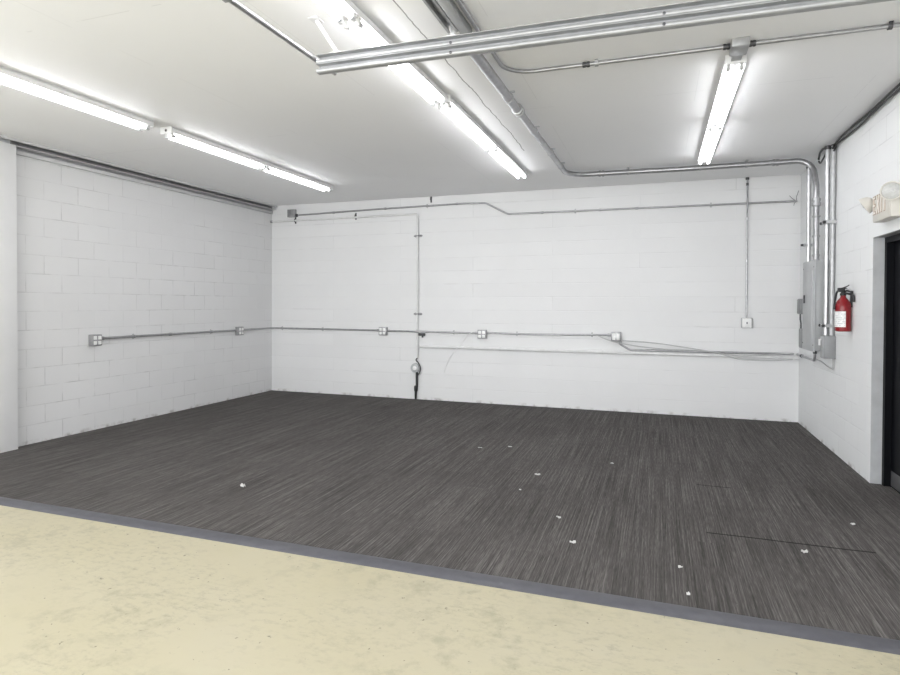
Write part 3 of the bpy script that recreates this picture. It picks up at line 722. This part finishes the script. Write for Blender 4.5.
MB().box((W-0.012, ey-0.025, 1.50), (W, ey+0.025, 1.655), 0.002).box((W-0.06, ey-0.012, 1.63), (W-0.006, ey+0.012, 1.638)).build('bracket', 'black', t)
MB().tube([(W-0.02, ey-0.13, 1.55), (W-0.02, ey-0.13, 1.615), (W-0.06, ey-0.09, 1.628), (ex+0.01, ey-0.02, 1.635)], 0.010, 8, 0.03).build('hook_arm', 'black', t)

# ------------------------------------------------------------------ exit sign with two emergency lamps
sx_ = W-0.085; sy0, sy1, sz0, sz1 = -3.44, -3.045, 2.188, 2.405
t = thing('exit_sign', 'ivory exit sign with two lamp heads above the black door', 'exit sign', (W, -3.24, 2.19))
MB().box((sx_, sy0, sz0), (W, sy1, sz1), 0.006).build('housing', 'ivory', t)
MB().box((sx_-0.004, sy0+0.012, sz0+0.012), (sx_, sy1-0.012, sz1-0.012), 0.002).build('face_plate', 'ivory', t)
def letter(ch, yc, z0, h, w):
    """strokes in (a, b): a runs to the right as read (towards -y)"""
    s = 0.026
    out = MB(); inn = MB()
    def bar(mb, a0, b0, a1, b1, th, xx0, xx1):
        p = Vector((a0, b0)); q = Vector((a1, b1)); dv = (q-p).normalized(); nv = Vector((-dv.y, dv.x))*th/2
        pr = [p-nv, q-nv, q+nv, p+nv]
        mb.prism([(v.x, v.y) for v in pr], lambda a, b, x: (x, yc-a, z0+b), xx0, xx1)
    hw = w/2
    st = {'E': [(-hw+s/2, 0, -hw+s/2, h), (-hw, s/2, hw, s/2), (-hw, h/2, hw*0.8, h/2), (-hw, h-s/2, hw, h-s/2)],
          'X': [(-hw+s*0.4, 0, hw-s*0.4, h), (hw-s*0.4, 0, -hw+s*0.4, h)],
          'I': [(0, 0, 0, h)], 'T': [(0, 0, 0, h), (-hw, h-s/2, hw, h-s/2)]}[ch]
    for i, q in enumerate(st):
        bar(out, *q, s, sx_-0.0065-0.0003*i, sx_-0.003)
        dv = Vector((q[2]-q[0], q[3]-q[1])).normalized()*0.005
        bar(inn, q[0]+dv.x, q[1]+dv.y, q[2]-dv.x, q[3]-dv.y, s*0.52, sx_-0.0085-0.0003*i, sx_-0.006)
    o = out.build('letter', 'sign_brown', t); inn.build('letter_face', 'sign_cream', o)
for ch, yc, w in (('E', -3.095, 0.066), ('X', -3.185, 0.078), ('I', -3.255, 0.028), ('T', -3.322, 0.072)):
    letter(ch, yc, sz0+0.058, 0.145, w)
def lamp_head(c, ax, stem):
    c = Vector(c); ax = Vector(ax).normalized()
    h = MB().lathe(c-ax*0.075, ax, [(0.012, 0), (0.035, 0.006), (0.055, 0.025), (0.066, 0.05), (0.071, 0.07), (0.071, 0.08), (0.064, 0.08), (0.060, 0.074)], 24)
    h.tube([stem, Vector(stem).lerp(c-ax*0.06, 0.5)+Vector((0, 0, 0.01)), c-ax*0.06], 0.014, 8)
    o = h.build('lamp_head', 'ivory', t)
    l = MB().lathe(c-ax*0.003, ax, [(0.061, 0), (0.058, 0.006), (0.03, 0.012), (0.005, 0.014)], 24).build('lens', 'lens', o)
    MB().lathe(c+ax*0.0095, ax, [(0.013, 0), (0.011, 0.004), (0.004, 0.006)], 12).build('bulb', 'socket', l)
lamp_head((7.972, -3.475, 2.372), (-0.28, -1, -0.12), (W-0.04, -3.41, 2.40))
lamp_head((7.94, -2.985, 2.335), (-0.80, 0.35, -0.55), (W-0.04, -3.06, 2.38))
MB().box((W-0.07, -3.46, sz1-0.004), (W-0.01, -3.36, sz1+0.022), 0.006).build('lamp_bracket', 'ivory', t)

# ------------------------------------------------------------------ scraps on the carpet
def scrap(x, y, r, seed, label, hgt=0.012, group=None):
    rnd_ = random.Random(seed); mb = MB()
    n = 9
    pts = [(math.cos(2*math.pi*i/n)*r*rnd_.uniform(0.55, 1.1), math.sin(2*math.pi*i/n)*r*0.7*rnd_.uniform(0.6, 1.1)) for i in range(n)]
    zz = [rnd_.uniform(0.001, hgt) for _ in range(n)]
    for lay in (0, 1):
        vs_ = [mb.bm.verts.new((x+a, y+b, 0.0008+z*(0.55+0.45*lay)+0.002*lay)) for (a, b), z in zip(pts, zz)]
        c = mb.bm.verts.new((x, y, 0.003+hgt*0.3+0.002*lay))
        if lay == 0: v0, c0 = vs_, c
        for i in range(n): mb.bm.faces.new((vs_[i], vs_[(i+1) % n], c))
    for i in range(n): mb.bm.faces.new((v0[i], v0[(i+1) % n], vs_[(i+1) % n], vs_[i]))
    o = mb.build('paper_scrap', 'paper', None, (x, y, 0), False)
    tag(o, label, 'scrap', group or 'paper scraps littering the carpet')
scrap(3.115, -4.68, 0.0262, 1, 'largest curled scrap, alone on the left part of the carpet', 0.03)
scrap(4.58, -2.73, 0.0246, 2, 'white scrap on the carpet below the waist-high outlet, farthest from camera')
scrap(5.346, -3.50, 0.0295, 3, 'flat pale scrap lying mid carpet')
scrap(5.29, -3.98, 0.0115, 11, 'tiny pale scrap on the carpet left of the mid carpet flakes')
scrap(5.689, -4.506, 0.0213, 4, 'white scrap mid carpet, the upper of the close pair')
scrap(5.843, -4.92, 0.0213, 5, 'white scrap mid carpet, the lower of the close pair')
scrap(6.475, -5.074, 0.0148, 6, 'small white scrap near the edge strip, upper of two')
scrap(6.504, -5.40, 0.0148, 7, 'small white scrap almost touching the edge strip, lower of two')
scrap(7.206, -4.591, 0.0246, 8, 'white scrap beside the open carpet seam on the right', 0.02)
scrap(7.629, -3.948, 0.0180, 9, 'white scrap on the carpet in front of the black door')
scrap(5.94, -2.898, 0.0180, 10, 'pale scrap on the carpet towards the right back corner')
scrap(4.87, -2.577, 0.0246, 12, 'thin pale flake right of the farthest white scrap', 0.006)
